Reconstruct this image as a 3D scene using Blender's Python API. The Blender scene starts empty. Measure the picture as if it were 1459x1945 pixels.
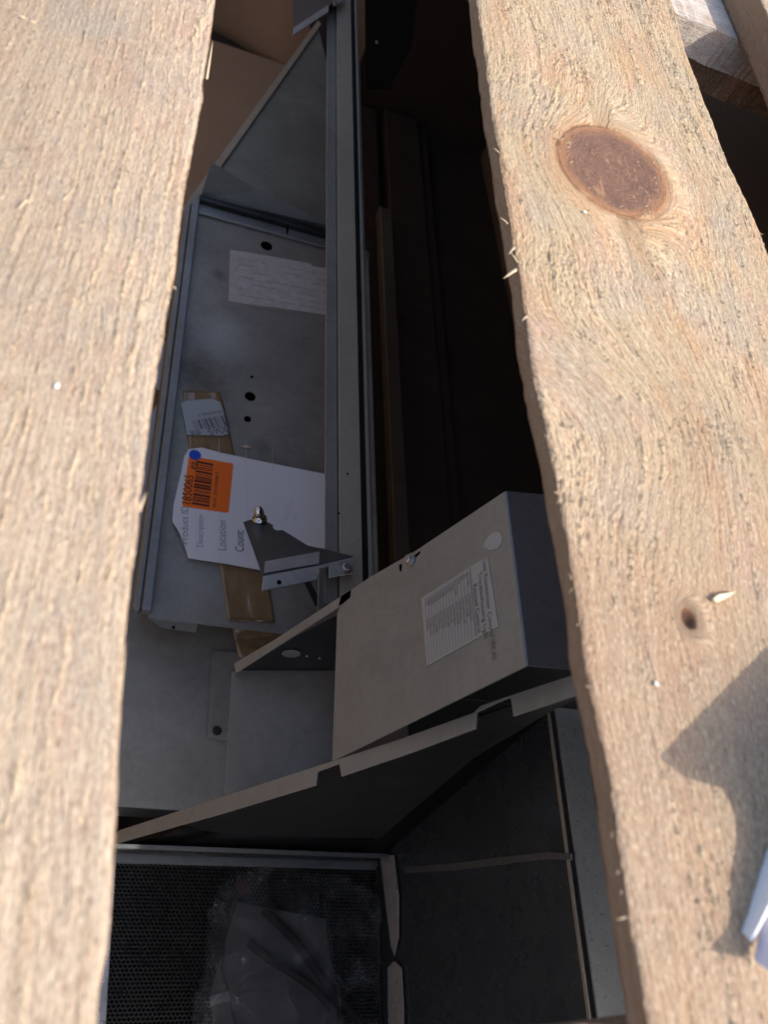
import bpy, bmesh, math, random
import numpy as np
from mathutils import Vector, Matrix
R_=random.Random(7)
C=bpy.context.scene.collection
S=bpy.context.scene

# ------------------------------------------------------------------ camera, sky, sun, exposure
CAMH=0.25
F_=1650.0; CX=729.5; CY=972.5
RM=np.array([[0.9313,0.1632,0.3256],[-0.0314,-0.8545,0.5185],[0.3630,-0.4932,-0.7906]])
RM[0]/=np.linalg.norm(RM[0]); RM[1]-=RM[0]*(RM[0]@RM[1]); RM[1]/=np.linalg.norm(RM[1])
_z=np.cross(RM[0],RM[1]); RM[2]=_z if _z@RM[2]>0 else -_z
cam=bpy.data.cameras.new('camera'); co=bpy.data.objects.new('camera',cam); C.objects.link(co)
M=Matrix.Identity(4)
for i in range(3):
    M[i][0]=RM[i][0]; M[i][1]=-RM[i][1]; M[i][2]=-RM[i][2]
M[2][3]=CAMH
co.matrix_world=M
cam.sensor_fit='VERTICAL'; cam.sensor_height=36; cam.sensor_width=27
cam.lens=36*F_/1945; cam.clip_start=0.01; cam.clip_end=200
cam.dof.use_dof=True; cam.dof.focus_distance=0.72; cam.dof.aperture_fstop=12
S.camera=co
SUN_EL=math.radians(46); SUN_DIR=Vector((0.80,-0.60,0)).normalized()*math.cos(SUN_EL)+Vector((0,0,math.sin(SUN_EL)))
w=bpy.data.worlds.new("World"); S.world=w; w.use_nodes=True
nt=w.node_tree; nt.nodes.clear()
sky=nt.nodes.new('ShaderNodeTexSky'); sky.sky_type='NISHITA'; sky.sun_disc=False
sky.dust_density=3.0; sky.ozone_density=1.6; sky.sun_elevation=SUN_EL; sky.sun_rotation=math.atan2(SUN_DIR.x,SUN_DIR.y)
bg=nt.nodes.new('ShaderNodeBackground'); bg.inputs[1].default_value=0.15
wo=nt.nodes.new('ShaderNodeOutputWorld'); nt.links.new(sky.outputs[0],bg.inputs[0]); nt.links.new(bg.outputs[0],wo.inputs[0])
sl=bpy.data.lights.new('sun','SUN'); sl.energy=2.0; sl.angle=math.radians(0.6); sl.color=(1,0.95,0.86)
so=bpy.data.objects.new('sun',sl); C.objects.link(so); so.rotation_euler=SUN_DIR.to_track_quat('Z','Y').to_euler()
S.view_settings.view_transform='Standard'; S.view_settings.look='None'; S.view_settings.gamma=1; S.view_settings.use_curve_mapping=False
S.view_settings.exposure=1.08
S.cycles.max_bounces=10; S.cycles.diffuse_bounces=6; S.cycles.glossy_bounces=6; S.cycles.transparent_max_bounces=12

# ------------------------------------------------------------------ measured positions: photograph sight lines met with real planes
def ray(px,py): return RM@np.array([(px-CX)/F_,(py-CY)/F_,1.0])
def at_z(px,py,z):
    d=ray(px,py); return Vector(d*((z-CAMH)/d[2]))+Vector((0,0,CAMH))
def at_x(px,py,x):
    d=ray(px,py); return Vector(d*(x/d[0]))+Vector((0,0,CAMH))
def at_y(px,py,y):
    d=ray(px,py); return Vector(d*(y/d[1]))+Vector((0,0,CAMH))
def at_p(px,py,p,n):
    d=Vector(ray(px,py)); o=Vector((0,0,CAMH)); n=Vector(n); t=(Vector(p)-o).dot(n)/d.dot(n); return o+d*t
CAM=Vector((0,0,CAMH))

# ------------------------------------------------------------------ object helpers
WL={}
def link(name,me,mat,parent=None,smooth=False):
    n=len(me.vertices); a=np.empty(n*3); me.vertices.foreach_get('co',a); a=a.reshape(-1,3)
    c=(a.min(0)+a.max(0))/2
    a-=c; me.vertices.foreach_set('co',a.ravel()); me.update()
    o=bpy.data.objects.new(name,me); C.objects.link(o)
    if mat and not me.materials: me.materials.append(mat)
    c=Vector(c)
    if parent is not None:
        o.parent=parent; o.location=c-WL[parent.name]
    else: o.location=c
    WL[o.name]=c
    if smooth: me.polygons.foreach_set('use_smooth',[True]*len(me.polygons))
    return o
def empty(name,loc,label,cat,group=None):
    o=bpy.data.objects.new(name,None); C.objects.link(o); o.location=loc; o.empty_display_size=.02
    WL[o.name]=Vector(loc); o['label']=label; o['category']=cat
    if group: o['group']=group
    return o
def tag(o,label,cat,group=None):
    o['label']=label; o['category']=cat
    if group: o['group']=group
    return o
def bm_mesh(bm,name):
    bmesh.ops.recalc_face_normals(bm,faces=bm.faces)
    me=bpy.data.meshes.new(name); bm.to_mesh(me); bm.free(); return me
def sheet(name,pts,t,mat,parent=None,bev=0.0004,holes=(),wob=0):
    """a flat sheet whose visible face runs through pts, thickness t away from the viewer"""
    pts=[Vector(p) for p in pts]
    n=Vector((0,0,0))
    for i in range(len(pts)):
        a=pts[i]; b=pts[(i+1)%len(pts)]; n+=a.cross(b)
    n.normalize()
    c=sum(pts,Vector())/len(pts)
    if n.dot(CAM-c)<0: n=-n; pts=pts[::-1]
    bm=bmesh.new()
    top=[bm.verts.new(p) for p in pts]; bot=[bm.verts.new(p-n*t) for p in pts]
    bm.faces.new(top); bm.faces.new(bot[::-1])
    for i in range(len(pts)):
        j=(i+1)%len(pts); bm.faces.new((top[j],top[i],bot[i],bot[j]))
    if bev: bmesh.ops.bevel(bm,geom=list(bm.edges),offset=min(bev,t*.45),segments=1,affect='EDGES',clamp_overlap=True)
    return link(name,bm_mesh(bm,name),mat,parent)
def box(name,x0,x1,y0,y1,z0,z1,mat,parent=None,bev=0.001):
    bm=bmesh.new(); bmesh.ops.create_cube(bm,size=1)
    for v in bm.verts: v.co=Vector(((x0+x1)/2+v.co.x*(x1-x0),(y0+y1)/2+v.co.y*(y1-y0),(z0+z1)/2+v.co.z*(z1-z0)))
    if bev: bmesh.ops.bevel(bm,geom=list(bm.edges),offset=bev,segments=1,affect='EDGES')
    return link(name,bm_mesh(bm,name),mat,parent)
def lathe(name,p,axis,prof,mat,parent=None,seg=24,smooth=True):
    """prof: list of (distance along axis, radius)"""
    ax=Vector(axis).normalized(); q=ax.to_track_quat('Z','Y'); bm=bmesh.new(); rings=[]
    for (d,r) in prof:
        rings.append([bm.verts.new(Vector(p)+q@Vector((r*math.cos(2*math.pi*k/seg),r*math.sin(2*math.pi*k/seg),d))) for k in range(seg)])
    for a,b in zip(rings,rings[1:]):
        for k in range(seg): bm.faces.new((a[k],a[(k+1)%seg],b[(k+1)%seg],b[k]))
    bm.faces.new(rings[0][::-1]); bm.faces.new(rings[-1])
    o=link(name,bm_mesh(bm,name),mat,parent)
    if smooth:
        for f in o.data.polygons: f.use_smooth=len(f.vertices)==4
    return o
def hex_screw(name,p,axis,r,mat,parent):
    """washer with a hexagon head on it"""
    w_=lathe(name,p,axis,[(0,r*1.45),(r*.22,r*1.45),(r*.25,r*1.2)],mat,parent,24,False)
    ax=Vector(axis).normalized()
    lathe('hex_head',Vector(p)+ax*r*.26,axis,[(0,r),(r*.75,r),(r*.95,r*.8)],mat,w_,6,False)
    return w_
def text(name,body,size,org,xd,yd,mat,parent,sx=1.0):
    cu=bpy.data.curves.new('t','FONT'); cu.body=body; cu.size=size
    ob=bpy.data.objects.new('t',cu); C.objects.link(ob)
    dg=bpy.context.evaluated_depsgraph_get(); me=bpy.data.meshes.new_from_object(ob.evaluated_get(dg))
    bpy.data.objects.remove(ob); xd=Vector(xd).normalized(); yd=Vector(yd).normalized()
    for v in me.vertices: v.co=Vector(org)+xd*(v.co.x*sx)+yd*v.co.y
    me.materials.clear()
    return link(name,me,mat,parent)
def ftext(name,body,width,height,org,xd,yd,m,parent):
    """text fitted to a width and a capital height"""
    cu=bpy.data.curves.new('t','FONT'); cu.body=body; cu.size=1; ob=bpy.data.objects.new('t',cu); C.objects.link(ob)
    dg=bpy.context.evaluated_depsgraph_get(); me=bpy.data.meshes.new_from_object(ob.evaluated_get(dg)); bpy.data.objects.remove(ob)
    w0=max(v.co.x for v in me.vertices)-min(v.co.x for v in me.vertices); xd=Vector(xd).normalized(); yd=Vector(yd).normalized()
    for v in me.vertices: v.co=Vector(org)+xd*(v.co.x*width/w0)+yd*(v.co.y*height/.70)
    me.materials.clear(); return link(name,me,m,parent)
def rects(name,org,xd,yd,lst,mat,parent,kind=None):
    """flat print: lst of (x,y,w,h) in the frame org,xd,yd"""
    xd=Vector(xd).normalized(); yd=Vector(yd).normalized(); vs=[];fs=[]
    for (x,y,a,b) in lst:
        k=len(vs); vs+=[Vector(org)+xd*X+yd*Y for X,Y in ((x,y),(x+a,y),(x+a,y+b),(x,y+b))]; fs.append((k,k+1,k+2,k+3))
    me=bpy.data.meshes.new(name); me.from_pydata([tuple(v) for v in vs],[],fs); me.update()
    return link(name,me,mat,parent)

# ------------------------------------------------------------------ materials
def mat(name):
    m=bpy.data.materials.new(name); m.use_nodes=True; nt=m.node_tree
    return m,nt,nt.nodes['Principled BSDF']
def N(nt,t,**k):
    n=nt.nodes.new(t)
    for a,b in k.items(): setattr(n,a,b)
    return n
def noise(nt,scale,detail=4,rough=.55,vec=None,stretch=None,dist=0):
    if vec is None:
        tc=N(nt,'ShaderNodeNewGeometry'); vec=tc.outputs['Position']
    if stretch:
        mp=N(nt,'ShaderNodeMapping'); mp.inputs['Scale'].default_value=stretch; nt.links.new(vec,mp.inputs[0]); vec=mp.outputs[0]
    n=N(nt,'ShaderNodeTexNoise'); n.inputs['Scale'].default_value=scale; n.inputs['Detail'].default_value=detail
    n.inputs['Roughness'].default_value=rough; n.inputs['Distortion'].default_value=dist
    nt.links.new(vec,n.inputs['Vector']); return n.outputs['Fac']
def ramp(nt,src,stops):
    r=N(nt,'ShaderNodeValToRGB'); nt.links.new(src,r.inputs[0]); e=r.color_ramp.elements
    while len(e)<len(stops): e.new(.5)
    for i,(p,c) in enumerate(stops):
        e[i].position=p; e[i].color=(c,c,c,1) if isinstance(c,(int,float)) else (*c,1)
    return r.outputs[0]
def mix(nt,fac,a,b,mode='MIX'):
    m=N(nt,'ShaderNodeMix',data_type='RGBA',blend_type=mode)
    def setin(s,v):
        if isinstance(v,(int,float)): s.default_value=v
        elif isinstance(v,tuple): s.default_value=(*v,1)
        else: nt.links.new(v,s)
    setin(m.inputs[0],fac); setin(m.inputs[6],a); setin(m.inputs[7],b); return m.outputs[2]
def bump(nt,b,src,st,dist=.001):
    n=N(nt,'ShaderNodeBump'); n.inputs['Strength'].default_value=st; n.inputs['Distance'].default_value=dist
    nt.links.new(src,n.inputs['Height']); nt.links.new(n.outputs[0],b.inputs['Normal'])
def flat(name,col,rough=.6,metal=0.0,spec=.5):
    m,nt,b=mat(name); b.inputs['Base Color'].default_value=(*col,1); b.inputs['Roughness'].default_value=rough; b.inputs['Metallic'].default_value=metal
    b.inputs['Specular IOR Level'].default_value=spec; return m
def metal(name,col,rough=.42,met=.75,var=.25,spk=0,dust=.0,spangle=.12,smear=.45):
    m,nt,b=mat(name)
    n1=noise(nt,9,5,.6); n2=noise(nt,160,3,.6)
    c=mix(nt,ramp(nt,n1,[(.3,0.0),(.75,1.0)]),tuple(x*(1-var) for x in col),tuple(x*(1+var*.5) for x in col))
    c=mix(nt,ramp(nt,n2,[(.35,0.0),(.7,.35)]),c,tuple(x*.7 for x in col))
    if spangle:
        vo=N(nt,'ShaderNodeTexVoronoi'); vo.inputs['Scale'].default_value=130; tc=N(nt,'ShaderNodeNewGeometry'); nt.links.new(tc.outputs['Position'],vo.inputs['Vector'])
        sep=N(nt,'ShaderNodeSeparateColor'); nt.links.new(vo.outputs['Color'],sep.inputs[0])
        c=mix(nt,ramp(nt,sep.outputs[0],[(.1,0.0),(.9,spangle)]),c,tuple(min(1,x*1.5) for x in col))
    sc=noise(nt,1,3,.6,None,(900,14,500)); c=mix(nt,ramp(nt,sc,[(.66,0.0),(.72,.35)]),c,tuple(min(1,x*1.6) for x in col))
    sm=noise(nt,7,6,.68,None,None,.8); c=mix(nt,ramp(nt,sm,[(.50,0.0),(.70,smear)]),c,tuple(x*.62 for x in col))
    if spk:
        n3=noise(nt,330,2,.5); c=mix(nt,ramp(nt,n3,[(.64,0.0),(.70,spk)]),c,(.03,.03,.03))
    if dust:
        n4=noise(nt,14,6,.7); c=mix(nt,ramp(nt,n4,[(.45,0.0),(.8,dust)]),c,(.5,.47,.42))
    nt.links.new(c,b.inputs['Base Color']); b.inputs['Metallic'].default_value=met
    rr=ramp(nt,noise(nt,22,5,.65),[(.3,rough-.08),(.75,rough+.12)]); nt.links.new(rr,b.inputs['Roughness'])
    bump(nt,b,noise(nt,30,4,.6),.12,.002)
    return m
GALV=metal('galvanised_steel',(.33,.35,.345),.40,.6)
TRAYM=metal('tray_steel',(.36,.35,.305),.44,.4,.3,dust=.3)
DARK=metal('dark_steel',(.065,.070,.072),.38,.7)
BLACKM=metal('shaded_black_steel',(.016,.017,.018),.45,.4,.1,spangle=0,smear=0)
WALLM=metal('compartment_wall_steel',(.105,.125,.14),.26,.6,.05,spangle=0,smear=0)
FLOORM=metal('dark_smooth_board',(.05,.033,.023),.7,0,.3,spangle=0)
STRIPM=metal('floor_strip',(.13,.11,.085),.6,.1,.3,spangle=0)
BEIGE=metal('warm_grey_steel',(.48,.425,.325),.5,.2,.12,spangle=0)
COVER=metal('cover_steel',(.335,.335,.30),.48,.3,.10,spangle=0)
SPK=metal('speckled_steel',(.38,.38,.34),.5,.1,.15,spk=.45)
BRIGHT=metal('bright_steel',(.62,.62,.62),.26,.7,.15)
SCREW=metal('zinc_screw',(.55,.55,.53),.35,.85)
ZINC=metal('zinc_bolt',(.80,.82,.82),.2,1.0)
PRINT=flat('black_print',(.015,.015,.016),.7)
PRINTG=flat('grey_print',(.16,.16,.18),.7)
PRINTM=flat('soft_grey_print',(.30,.31,.34),.7)
PRINTL=flat('brown_print',(.13,.12,.10),.7)
PRINTR=flat('faded_red_print',(.35,.22,.20),.8)
PAPER=flat('white_paper',(.80,.81,.83),.75,0,.2)
ORANGE=flat('orange_sticker',(1.0,.19,.01),.5)
BLUE=flat('blue_sticker',(.005,.09,.62),.45)
HOLE=flat('hole_black',(.002,.002,.002),.95,0,0)
RUBBER=flat('black_foam',(.012,.012,.013),.8)
LABELP=flat('label_paper',(.40,.395,.355),.65)
def worn_label():
    m,nt,b=mat('worn_label_paper'); n=noise(nt,60,5,.6)
    c=mix(nt,ramp(nt,n,[(.3,0.0),(.8,1.0)]),(.46,.43,.40),(.62,.59,.56)); nt.links.new(c,b.inputs['Base Color']); b.inputs['Roughness'].default_value=.8; return m
OLDLAB=worn_label()
def cardboard(name,c1,c2):
    m,nt,b=mat(name); n=noise(nt,3,6,.6); n2=noise(nt,250,3,.6)
    c=mix(nt,ramp(nt,n,[(.3,0.0),(.75,1.0)]),c1,c2); c=mix(nt,ramp(nt,n2,[(.4,0.0),(.8,.4)]),c,tuple(x*.6 for x in c1))
    nt.links.new(c,b.inputs['Base Color']); b.inputs['Roughness'].default_value=.85; b.inputs['Specular IOR Level'].default_value=.15
    bump(nt,b,noise(nt,120,3,.6,stretch=(1,1,.1)),.3,.002); return m
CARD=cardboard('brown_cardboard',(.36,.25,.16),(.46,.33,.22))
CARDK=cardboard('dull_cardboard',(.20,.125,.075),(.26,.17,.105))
def tape_mat():
    m,nt,b=mat('brown_parcel_tape'); b.inputs['Coat Weight'].default_value=.8; b.inputs['Coat Roughness'].default_value=.06; n=noise(nt,25,5,.65); c=mix(nt,ramp(nt,n,[(.3,0.0),(.7,1.0)]),(.23,.155,.08),(.31,.215,.115))
    nt.links.new(c,b.inputs['Base Color']); b.inputs['Roughness'].default_value=.16
    bump(nt,b,noise(nt,28,3,.5,stretch=(1.4,.8,1),dist=.8),.8,.004); return m
TAPE=tape_mat()
def film(name,tint,fac):
    m,nt,b=mat(name); b.inputs['Base Color'].default_value=(*tint,1); b.inputs['Roughness'].default_value=.12
    b.inputs['Specular IOR Level'].default_value=.8
    tr=N(nt,'ShaderNodeBsdfTransparent'); tr.inputs[0].default_value=(.9,.9,.9,1); mx=N(nt,'ShaderNodeMixShader')
    n=noise(nt,20,2,.5,None,None,.8); nt.links.new(ramp(nt,n,[(.40,fac*.4),(.490,fac*.8),(.50,min(1,fac+.10)),(.510,fac*.8),(.70,fac*1.4)]),mx.inputs[0])
    nt.links.new(tr.outputs[0],mx.inputs[1]); nt.links.new(b.outputs[0],mx.inputs[2]); nt.links.new(mx.outputs[0],nt.nodes['Material Output'].inputs[0])
    bump(nt,b,noise(nt,30,3,.5,dist=.6),.7,.005); return m
FILM=film('clear_plastic_film',(.30,.305,.31),.10)
CLEAR=film('clear_tape_film',(.7,.7,.7),.10)
DOC=flat('manual_paper',(.10,.10,.10),.7)
def concrete():
    m,nt,b=mat('concrete_ground'); n=noise(nt,6,6,.65); c=mix(nt,n,(.22,.21,.20),(.34,.33,.31)); nt.links.new(c,b.inputs['Base Color']); b.inputs['Roughness'].default_value=.9
    bump(nt,b,noise(nt,80,4,.6),.4,.004); return m
CONC=concrete()

def wood_mat(name,A,B,rust=.0,warm=0,knotc=((.125,.068,.048),(.34,.17,.085))):
    """sawn softwood; reads the grain coordinates stored on the mesh (psi across the rings, run along them)"""
    m,nt,b=mat(name)
    def at(n):
        a=N(nt,'ShaderNodeAttribute'); a.attribute_name=n; return a.outputs['Fac']
    cmb=N(nt,'ShaderNodeCombineXYZ'); nt.links.new(at('psi'),cmb.inputs[0]); nt.links.new(at('run'),cmb.inputs[1])
    v=cmb.outputs[0]
    fine=noise(nt,1,4,.6,v,(1300,110,1)); mid=noise(nt,1,4,.6,v,(300,7,1)); wide=noise(nt,1,4,.6,v,(90,3,1)); blot=noise(nt,17,5,.6); blot2=noise(nt,31,4,.6,stretch=(1,.6,1))
    c=mix(nt,ramp(nt,wide,[(.3,0.0),(.7,1.0)]),A,B)
    c=mix(nt,ramp(nt,mid,[(.42,0.0),(.62,.8)]),c,tuple(min(1,x*1.15) for x in B)); c=mix(nt,ramp(nt,noise(nt,1,4,.6,v,(420,11,4)),[(.36,.7),(.47,0.0)]),c,tuple(x*y for x,y in zip(A,(.74,.66,.6))))
    c=mix(nt,ramp(nt,blot,[(.46,0.0),(.68,.58)]),c,(.32,.29,.25))          # weathered grey
    c=mix(nt,ramp(nt,blot2,[(.50,0.0),(.70,.6)]),c,(.47,.285,.195))            # pinkish heartwood
    if rust: c=mix(nt,ramp(nt,noise(nt,23,4,.6,v,(2.5,.5,1)),[(.5,0.0),(.62,rust)]),c,(.46,.23,.10))
    rm=N(nt,'ShaderNodeMath',operation='MULTIPLY'); nt.links.new(at('ring'),rm.inputs[0]); rm.inputs[1].default_value=.42; c=mix(nt,rm.outputs[0],c,tuple(x*y for x,y in zip(A,(.80,.70,.58))))
    if warm:   # the board is redder and duller towards its near half
        mr=N(nt,'ShaderNodeMapRange'); nt.links.new(at('run'),mr.inputs[0]); mr.inputs[1].default_value=.10; mr.inputs[2].default_value=.30; mr.inputs[3].default_value=.65; mr.inputs[4].default_value=0
        c=mix(nt,mr.outputs[0],c,(.40,.265,.175))
    spk=noise(nt,1,3,.6,v,(1300,420,1)); c=mix(nt,ramp(nt,spk,[(.34,.6),(.45,0.0)]),c,(.20,.11,.06)); c=mix(nt,ramp(nt,spk,[(.55,0.0),(.66,.65)]),c,(.68,.55,.38))
    c=mix(nt,ramp(nt,fine,[(.30,.6),(.50,0.0)]),c,(.26,.15,.085),'MIX')
    c=mix(nt,ramp(nt,fine,[(.55,0.0),(.78,.55)]),c,(.70,.56,.40))
    c=mix(nt,at('tuft'),c,(.62,.49,.32))
    em=N(nt,'ShaderNodeMath',operation='MULTIPLY'); nt.links.new(at('edge'),em.inputs[0]); em.inputs[1].default_value=.75; c=mix(nt,em.outputs[0],c,(.27,.155,.085))
    kn0=at('knot'); kd=N(nt,'ShaderNodeMath',operation='MULTIPLY_ADD'); nt.links.new(noise(nt,75,3,.6),kd.inputs[0]); kd.inputs[1].default_value=.030; nt.links.new(kn0,kd.inputs[2])
    ks=N(nt,'ShaderNodeMath',operation='SUBTRACT'); nt.links.new(kd.outputs[0],ks.inputs[0]); ks.inputs[1].default_value=.015; kn=ks.outputs[0]
    kc=mix(nt,ramp(nt,noise(nt,90,5,.7),[(.35,0.0),(.75,1.0)]),knotc[0],tuple(x*1.7 for x in knotc[0]))
    kc=mix(nt,ramp(nt,noise(nt,420,3,.7),[(.60,0.0),(.72,.6)]),kc,(.55,.38,.24))
    krn=noise(nt,1,3,.6,None,(1,1,1)); kq=N(nt,'ShaderNodeMath',operation='MULTIPLY'); nt.links.new(kn,kq.inputs[0]); kq.inputs[1].default_value=900
    sn_=N(nt,'ShaderNodeMath',operation='SINE'); nt.links.new(kq.outputs[0],sn_.inputs[0]); kc=mix(nt,ramp(nt,sn_.outputs[0],[(.2,0.0),(1.0,.16)]),kc,(.24,.13,.09))
    kc=mix(nt,ramp(nt,noise(nt,1,4,.7,None,(160,45,1),1.5),[(.60,0.0),(.70,.7)]),kc,(.45,.25,.13))
    halo=ramp(nt,kn,[(.912,0.0),(.921,1.0)])
    c=mix(nt,ramp(nt,kn,[(.88,0.0),(.915,.45)]),c,(.50,.30,.16))
    c=mix(nt,halo,c,knotc[1]); c=mix(nt,ramp(nt,kn,[(.922,0.0),(.939,.88)]),c,kc)
    nt.links.new(c,b.inputs['Base Color']); b.inputs['Roughness'].default_value=.82; b.inputs['Specular IOR Level'].default_value=.25
    sm=N(nt,'ShaderNodeMath'); nt.links.new(fine,sm.inputs[0]); nt.links.new(noise(nt,1,3,.65,v,(1100,320,1)),sm.inputs[1]); bump(nt,b,sm.outputs[0],.9,.0012)
    return m
WOODL=wood_mat('sawn_pine_left',(.43,.325,.23),(.51,.395,.28))
WOODR=wood_mat('sawn_pine_right',(.38,.28,.17),(.49,.37,.225),.4,warm=1)
WOODD=wood_mat('rough_brown_timber',(.15,.09,.055),(.20,.125,.08))

# ------------------------------------------------------------------ numpy noise
def vnoise(u,v,seed=0):
    u=np.asarray(u,float); v=np.asarray(v,float)
    iu=np.floor(u).astype(np.int64); iv=np.floor(v).astype(np.int64); fu=u-iu; fv=v-iv
    fu=fu*fu*(3-2*fu); fv=fv*fv*(3-2*fv)
    def h(a,b):
        x=(a*374761393+b*668265263+seed*1442695041)&0xffffffff
        x=((x^(x>>13))*1274126177)&0xffffffff; x=x^(x>>16); return (x&0xffff)/65535.0
    return (h(iu,iv)*(1-fu)+h(iu+1,iv)*fu)*(1-fv)+(h(iu,iv+1)*(1-fu)+h(iu+1,iv+1)*fu)*fv
def fbm(u,v,o=4,seed=0):
    s=0;a=.5;t=0
    for k in range(o): s=s+a*vnoise(u*2**k,v*2**k,seed+k*7); t+=a; a*=.5
    return s/t

def plank(name,x0,x1,y0,y1,ztop,thick,mat_,parent,res=.0006,knots=(),curve=None,seed=1,rough=1.0,lab=None,fibres=0,torn=1.0,el=None,er_=None,period=.0085,wob=1.0,blot_=1.0):
    """a rough sawn board lying along Y: one closed mesh with real relief; knots: (cx,cy,Q 2x2 quadratic form,depth)"""
    nx=max(6,int((x1-x0)/res)); ny=max(8,int((y1-y0)/(res*1.15))); ns=max(3,int(thick/(res*1.6)))
    # cross-section parameter
    xs=np.concatenate([np.full(ns,x0),np.linspace(x0,x1,nx+1),np.full(ns,x1)])
    zs=np.concatenate([np.linspace(-thick,0,ns+1)[:-1],np.zeros(nx+1),np.linspace(0,-thick,ns+1)[1:]])
    side=np.concatenate([np.full(ns,-1),np.zeros(nx+1),np.full(ns,1)])
    ys=np.linspace(y0,y1,ny+1)
    Xg,Yg=np.meshgrid(xs,ys); Zg,_=np.meshgrid(zs,ys); Sg,_=np.meshgrid(side,ys)
    top=(Sg==0)
    # ring coordinate
    psi=Xg+0.0*Yg
    if curve is not None: psi=curve(Xg,Yg)
    kn=np.zeros_like(Xg)
    psi0=psi.copy()
    for (kx,ky,Q,dep) in knots:
        dx=Xg-kx; dy=Yg-ky; r2=Q[0][0]*dx*dx+2*Q[0][1]*dx*dy+Q[1][1]*dy*dy+1e-9
        r=np.sqrt(r2); kn=np.maximum(kn,1/(1+np.exp((r-1)*6))*0+np.clip(1-(r-0.0)/1.0*.08,0,1)*(r<3))
        pk=float(kx)
        out=psi-(psi-pk)*np.clip(1/np.maximum(r2,1.0),0,1)*.93
        wq=np.where(r>1,np.exp(-(r-1)/.45)*np.clip((Xg-kx)/.02+.5,0.15,1),1.0)
        psi=out*(1-wq)+(pk+r*.045)*wq
    psi=psi+.0022*(fbm(Xg*28+seed,Yg*14,3,seed)-.5)*2
    psi=psi+(Zg<0)*0+np.where(top,0,Zg*.6)
    # relief
    f1=fbm(psi/.0009,Yg/.018,3,seed+3); f2=fbm(psi/.003,Yg/.06,3,seed+5)
    tn=fbm(psi/.0010,Yg/.0042,2,seed+9)
    ph=psi/period+(fbm(Xg/.006,Yg/.010,3,seed+11)-.5)*.55+(fbm(Xg*0+psi/.02,Yg/.09,2,seed+12)-.5)*1.2   # late wood rings torn by the saw
    fr=ph-np.floor(ph); key=vnoise(np.floor(ph)*3.7+.5,Yg/.06,seed+13)
    band=np.clip(1-np.abs(fr-.5)/.13,0,1)*torn*np.clip((key-.25)*1.8,0,1)
    blotch=np.clip((fbm(Xg/.03,Yg/.04,3,seed+15)-.45)*4,0,1)*blot_
    tuft=np.clip((tn-.50)*5,0,1)*np.clip(band*1.1+blotch*.30,0,1)
    pits=np.clip((fbm(psi/.0010,Yg/.005,2,seed+21)-.66)*9,0,1)*(.25+.6*blotch)+np.clip((fbm(Xg/.001,Yg/.003,2,seed+22)-.62)*8,0,1)*np.clip(1-np.abs(fr-.68)/.08,0,1)*torn*.8
    inside=kn>.925
    hgt=rough*((f1-.5)*.0006+(f2-.5)*.0006+band*.0003+tuft*.0008-pits*.0011)
    hgt=np.where(inside,(f2-.5)*.0004+(fbm(Xg/.0012,Yg/.0012,2,4)-.5)*.0005,hgt)
    for (kx,ky,Q,dep) in knots:
        dx=Xg-kx; dy=Yg-ky; r=np.sqrt(Q[0][0]*dx*dx+2*Q[0][1]*dx*dy+Q[1][1]*dy*dy)
        hgt=hgt-dep*np.clip(1-r,0,1)**.7-.0006*np.exp(-((r-1.03)/.05)**2)
    edge=np.minimum(Xg-x0,x1-Xg)
    er=np.where(top,np.clip(1-edge/.0025,0,1),0)
    Z=ztop+Zg+np.where(top,hgt,0)-er**2*.0011*(0.4+1.2*fbm(Yg/.006,Yg*0,2,seed+30))
    wav=(fbm(Yg/.05,Yg*0+3,3,seed+40)-.5)*.0035
    dx=np.where(Sg<0,-1,1)*0.0
    sn=(fbm(Zg/.0016+3,Yg/.012,3,seed+50)-.5)*.0012*rough
    wl=(fbm(Yg/.045,Yg*0+9,3,seed+60)-.5)*.004+(fbm(Yg/.006,Yg*0+9,2,seed+61)-.5)*.0016
    wr=(fbm(Yg/.045,Yg*0+19,3,seed+62)-.5)*.003+(fbm(Yg/.006,Yg*0+9,2,seed+63)-.5)*.001
    wl=wl*wob; wr=wr*wob
    if el is not None: wl=np.interp(Yg,[e[0] for e in el],[e[1]-x0 for e in el])+wl*.3
    if er_ is not None: wr=np.interp(Yg,[e[0] for e in er_],[e[1]-x1 for e in er_])+wr*.3
    tl=np.clip(1-(Xg-x0)/(x1-x0)*4,0,1)*top; tr=np.clip(1-(x1-Xg)/(x1-x0)*4,0,1)*top
    X=Xg+np.where(Sg<0,sn+wl+(fbm(Zg/.006,Yg/.05,2,seed+70)-.5)*.001*(Zg/(-thick)),0)+np.where(Sg>0,-sn+wr,0)+tl*wl+tr*wr
    Z=np.where(Sg!=0,Z+ (Zg/(-thick))*(fbm(Yg/.03,Yg*0,3,seed+80)-.5)*.0022,Z)
    n1=xs.size; V=np.stack([X,Yg,Z],-1).reshape(-1,3)
    idx=np.arange(V.shape[0]).reshape(ny+1,n1)
    q=np.stack([idx[:-1,:-1],idx[:-1,1:],idx[1:,1:],idx[1:,:-1]],-1).reshape(-1,4)
    qb=np.stack([idx[:-1,-1],idx[:-1,0],idx[1:,0],idx[1:,-1]],-1)
    F=np.concatenate([q,qb]); nf=len(F)
    me=bpy.data.meshes.new(name); me.vertices.add(len(V)); me.vertices.foreach_set('co',V.ravel())
    ends=[idx[0,::-1],idx[-1,:]]
    loops=np.concatenate([F.ravel()]+ends); me.loops.add(len(loops)); me.loops.foreach_set('vertex_index',loops)
    starts=np.concatenate([np.arange(nf)*4,[nf*4,nf*4+n1]]); tot=np.concatenate([np.full(nf,4),[n1,n1]])
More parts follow.
